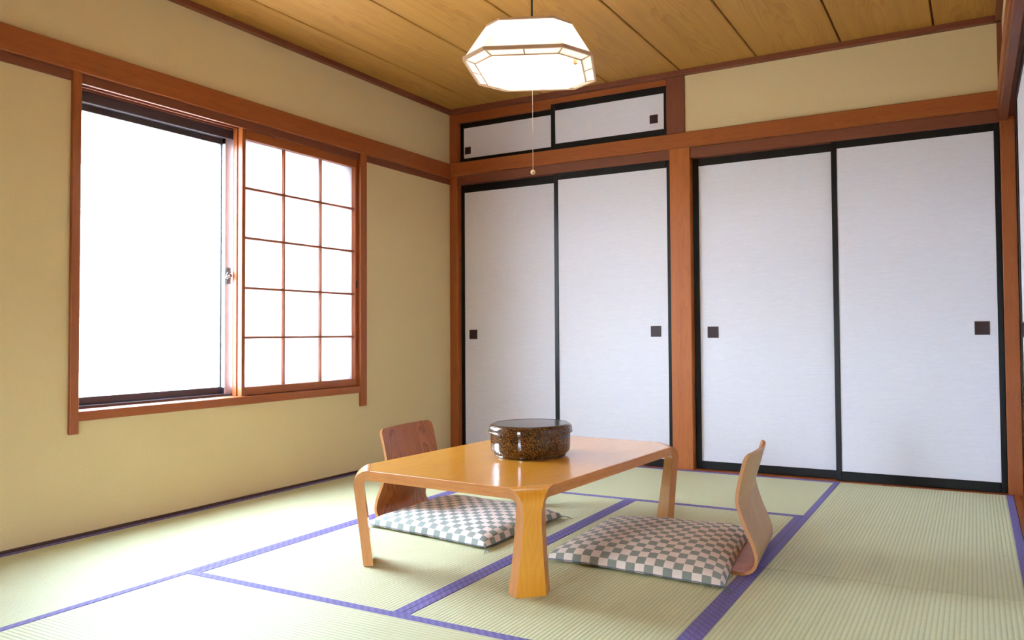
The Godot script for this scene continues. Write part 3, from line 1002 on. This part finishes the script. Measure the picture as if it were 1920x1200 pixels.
# ------------------------------------------------------------------ cushions and legless chairs
func cushion_mesh(c: Array, height: float, sd: int) -> Array:
	# c: the four corners in order on the floor, returns [mesh, seam mesh]
	var N := 40
	var n1 := noise(0.9, 2, sd)
	var st := begin()
	var tile := 0.034
	var lu: float = (c[1] - c[0]).length()
	var lv: float = (c[3] - c[0]).length()
	var edge := []
	# lengths measured over the crown, so that the checks wrap round the rims
	var arc_u := [0.0]
	var arc_v := [0.0]
	var rim := func(k: int, l: float) -> Vector2:
		var u := lerpf(0.5 - 0.5 * cos(PI * k / N), float(k) / N, 0.45)
		return Vector2(u * l, height * (0.8 * pow(1.0 - pow(absf(u * 2 - 1), 7.0), 0.42) + 0.2 * (1.0 - pow(u * 2 - 1, 2.0))))
	for k in range(1, N + 1):
		arc_u.append(arc_u[-1] + rim.call(k, lu).distance_to(rim.call(k - 1, lu)))
		arc_v.append(arc_v[-1] + rim.call(k, lv).distance_to(rim.call(k - 1, lv)))
	for face in 2:
		var P := []
		var T := []
		for i in N + 1:
			var row := []
			var tr := []
			for j in N + 1:
				# spread the rows towards the rims
				var u := 0.5 - 0.5 * cos(PI * i / N)
				var v := 0.5 - 0.5 * cos(PI * j / N)
				u = lerpf(u, float(i) / N, 0.45)
				v = lerpf(v, float(j) / N, 0.45)
				# sides drawn in a little between the pointed corners
				var a := u * 2 - 1
				var b := v * 2 - 1
				var pu := a * (1.0 - 0.030 * (1.0 - b * b) * absf(a))
				var pv := b * (1.0 - 0.030 * (1.0 - a * a) * absf(b))
				var bu := pu * 0.5 + 0.5
				var bv := pv * 0.5 + 0.5
				var q: Vector3 = c[0].lerp(c[1], bu).lerp(c[3].lerp(c[2], bu), bv)
				var fat := pow((1.0 - pow(absf(a), 7.0)) * (1.0 - pow(absf(b), 7.0)), 0.42)
				var soft := 0.76 + 0.24 * (1.0 - a * a) * (1.0 - b * b)
				var wob := 1.0 + 0.10 * n1.get_noise_2d(u * 4.0, v * 4.0)
				var mid := 0.013 + 0.003 * n1.get_noise_2d(u * 3.0 + 20.0, v * 3.0)
				var y := mid + (height - mid) * fat * soft * wob if face == 0 else maxf(mid * (1.0 - fat * 1.2), 0.0015)
				row.append(q + Vector3(0, y, 0))
				tr.append(Vector2(arc_u[i], arc_v[j]) / tile)
			P.append(row)
			T.append(tr)
		var du: Vector3 = P[21][20] - P[20][20]
		var dv: Vector3 = P[20][21] - P[20][20]
		var sg := signf(du.cross(dv).y) * (1.0 if face == 0 else -1.0)
		add_grid(st, P, T, sg)
		if face == 0:
			for k in N:
				edge.append(P[k][0])
			for k in N:
				edge.append(P[N][k])
			for k in N:
				edge.append(P[N - k][N])
			for k in N + 1:
				edge.append(P[0][N - k])
	var st2 := begin()
	add_tube(st2, edge, 0.0016, 6)
	return [st.commit(), st2.commit()]

func cushion(label: String, c: Array, height: float, sd: int) -> void:
	var cen: Vector3 = (c[0] + c[1] + c[2] + c[3]) * 0.25
	var loc := []
	for p in c:
		loc.append(p - cen)
	var o := thing("floor_cushion", label, "cushion", cen, 0.0, "checked floor cushions at the low table")
	var m := cushion_mesh(loc, height, sd)
	part("cover", m[0], mats["checked_cloth"], o)
	part("seam", m[1], mats["piping"], o)
	for k in 4:
		var p: Vector3 = loc[k] + Vector3(0, 0.013, 0)
		var d: Vector3 = (loc[k] * Vector3(1, 0, 1)).normalized()
		var s: Vector3 = d.cross(Vector3.UP)
		var st := begin()
		for f in [-1.0, 0.2, 1.0]:
			add_tube(st, [p - d * 0.004, p + d * 0.012 + Vector3(0, -0.004, 0) + s * 0.003 * f, p + d * 0.026 + Vector3(0, -0.009, 0) + s * 0.007 * f, p + d * (0.034 + 0.006 * f) + Vector3(0, -0.0115, 0) + s * 0.012 * f], 0.0012, 5)
		part("corner_tassel", st.commit(), mats["thread"], o)

func chair_points() -> Array:
	# side view of the bent plywood: (backwards, up), from the front of the seat to the top of the back
	var cv := Curve2D.new()
	var pts := [Vector2(-0.36, 0.0065), Vector2(-0.20, 0.0065), Vector2(-0.05, 0.0065), Vector2(0.005, 0.009), Vector2(0.033, 0.026), Vector2(0.043, 0.056), Vector2(0.034, 0.100), Vector2(0.006, 0.165), Vector2(-0.015, 0.232), Vector2(-0.015, 0.272), Vector2(0.001, 0.345), Vector2(0.016, 0.398)]
	var out := []
	for i in pts.size() - 1:
		var p0: Vector2 = pts[maxi(i - 1, 0)]
		var p3: Vector2 = pts[mini(i + 2, pts.size() - 1)]
		for k in 5:
			out.append(pts[i].cubic_interpolate(pts[i + 1], p0, p3, k / 5.0))
	out.append(pts[-1])
	return out

func make_chair(label: String) -> Node3D:
	var o := thing("legless_chair", label, "chair", Vector3.ZERO, 0.0, "legless bentwood floor chairs")
	var prof := chair_points()
	var split := 15       # where the seat ends and the back begins
	for section in 2:
		var a := 0 if section == 0 else split
		var b := split if section == 0 else prof.size() - 1
		var mesh := ply_mesh(prof, a, b, 0.205)
		part("seat" if section == 0 else "backrest", mesh, null, o)
	return o

func ply_mesh(prof: Array, a: int, b: int, hw: float) -> ArrayMesh:
	var th := 0.0115
	var NW := 20
	var F := []
	var B := []
	var T := []
	var run := 0.0
	var last: int = prof.size() - 1
	for i in range(a, b + 1):
		var p: Vector2 = prof[i]
		var d: Vector2 = (prof[mini(i + 1, last)] - prof[maxi(i - 1, 0)]).normalized()
		var n := Vector2(-d.y, d.x)      # to the sitter's side
		if i > a:
			run += p.distance_to(prof[i - 1])
		var hollow := 0.024 * smoothstep(0.10, 0.36, p.y)
		# rounded top corners: the rows near the top grow narrower
		var left_over := 0.0
		for k in range(i, last):
			left_over += prof[k + 1].distance_to(prof[k])
		var w := hw - 0.008 * smoothstep(0.30, 0.0, p.y)
		var rc := 0.026
		if left_over < rc:
			w -= rc - sqrt(maxf(rc * rc - (rc - left_over) * (rc - left_over), 0.0))
		if i < 12:
			w -= 0.01
		var fr := []
		var br := []
		var tr := []
		for j in NW + 1:
			var s := (2.0 * j / NW - 1.0)
			var z := s * w
			var back := hollow * (1.0 - (z / hw) * (z / hw))
			var base := Vector3(p.x + back, p.y, z)
			var nn := Vector3(n.x, n.y, 0)
			fr.append(base + nn * th * 0.5)
			br.append(base - nn * th * 0.5)
			tr.append(Vector2(run, z + 0.25))
		F.append(fr)
		B.append(br)
		T.append(tr)
	var st := begin()
	add_grid(st, F, T, sign_for(F, B))
	st.set_material(mats["chair_front"])
	var mesh := st.commit()
	st = begin()
	add_grid(st, B, T, sign_for(B, F))
	st.set_material(mats["chair_back"])
	st.commit(mesh)
	st = begin()
	var m := F.size() - 1
	for side in [0, NW]:
		for i in m:
			poly(st, [F[i][side], F[i + 1][side], B[i + 1][side], B[i][side]], Vector3(0, 0, -1 if side == 0 else 1), [Vector2(0, 0), Vector2(0.02, 0), Vector2(0.02, 0.01), Vector2(0, 0.01)])
	for end in [0, m]:
		for j in NW:
			var nrm: Vector3 = (F[end][j] - F[1 if end == 0 else m - 1][j]).normalized()
			poly(st, [F[end][j], F[end][j + 1], B[end][j + 1], B[end][j]], nrm, [Vector2(0, 0), Vector2(0.02, 0), Vector2(0.02, 0.01), Vector2(0, 0.01)])
	st.set_material(mats["chair_edge"])
	st.commit(mesh)
	return mesh

func sign_for(A: Array, other: Array) -> float:
	var i: int = A.size() / 2
	var j: int = A[0].size() / 2
	var du: Vector3 = A[i + 1][j] - A[i - 1][j]
	var dv: Vector3 = A[i][j + 1] - A[i][j - 1]
	return signf(du.cross(dv).dot(A[i][j] - other[i][j]))

func build_seating() -> void:
	var c0 := make_chair("bentwood legless chair at right of table, its tan back turned to viewer")
	c0.position = Vector3(2.520, 0.0, 1.612)
	c0.rotation.y = atan2(0.045, 0.405)
	var c1: Node3D = c0.duplicate()
	c1.name = numbered("legless_chair")
	add_child(c1)
	c1.set_meta("label", "bentwood legless chair left of table, its reddish grained front showing")
	c1.position = Vector3(0.951, 0.0, 1.575)
	c1.rotation.y = PI + atan2(0.050, 0.400)
	cushion("checked grey and cream floor cushion on right chair, nearest the viewer", [Vector3(1.868, 0, 1.945), Vector3(2.528, 0, 1.972), Vector3(2.440, 0, 1.285), Vector3(1.855, 0, 1.345)], 0.070, 5)
	cushion("checked grey and cream floor cushion under the table, on left chair", [Vector3(0.950, 0, 1.848), Vector3(1.605, 0, 1.930), Vector3(1.630, 0, 1.372), Vector3(0.955, 0, 1.290)], 0.068, 9)
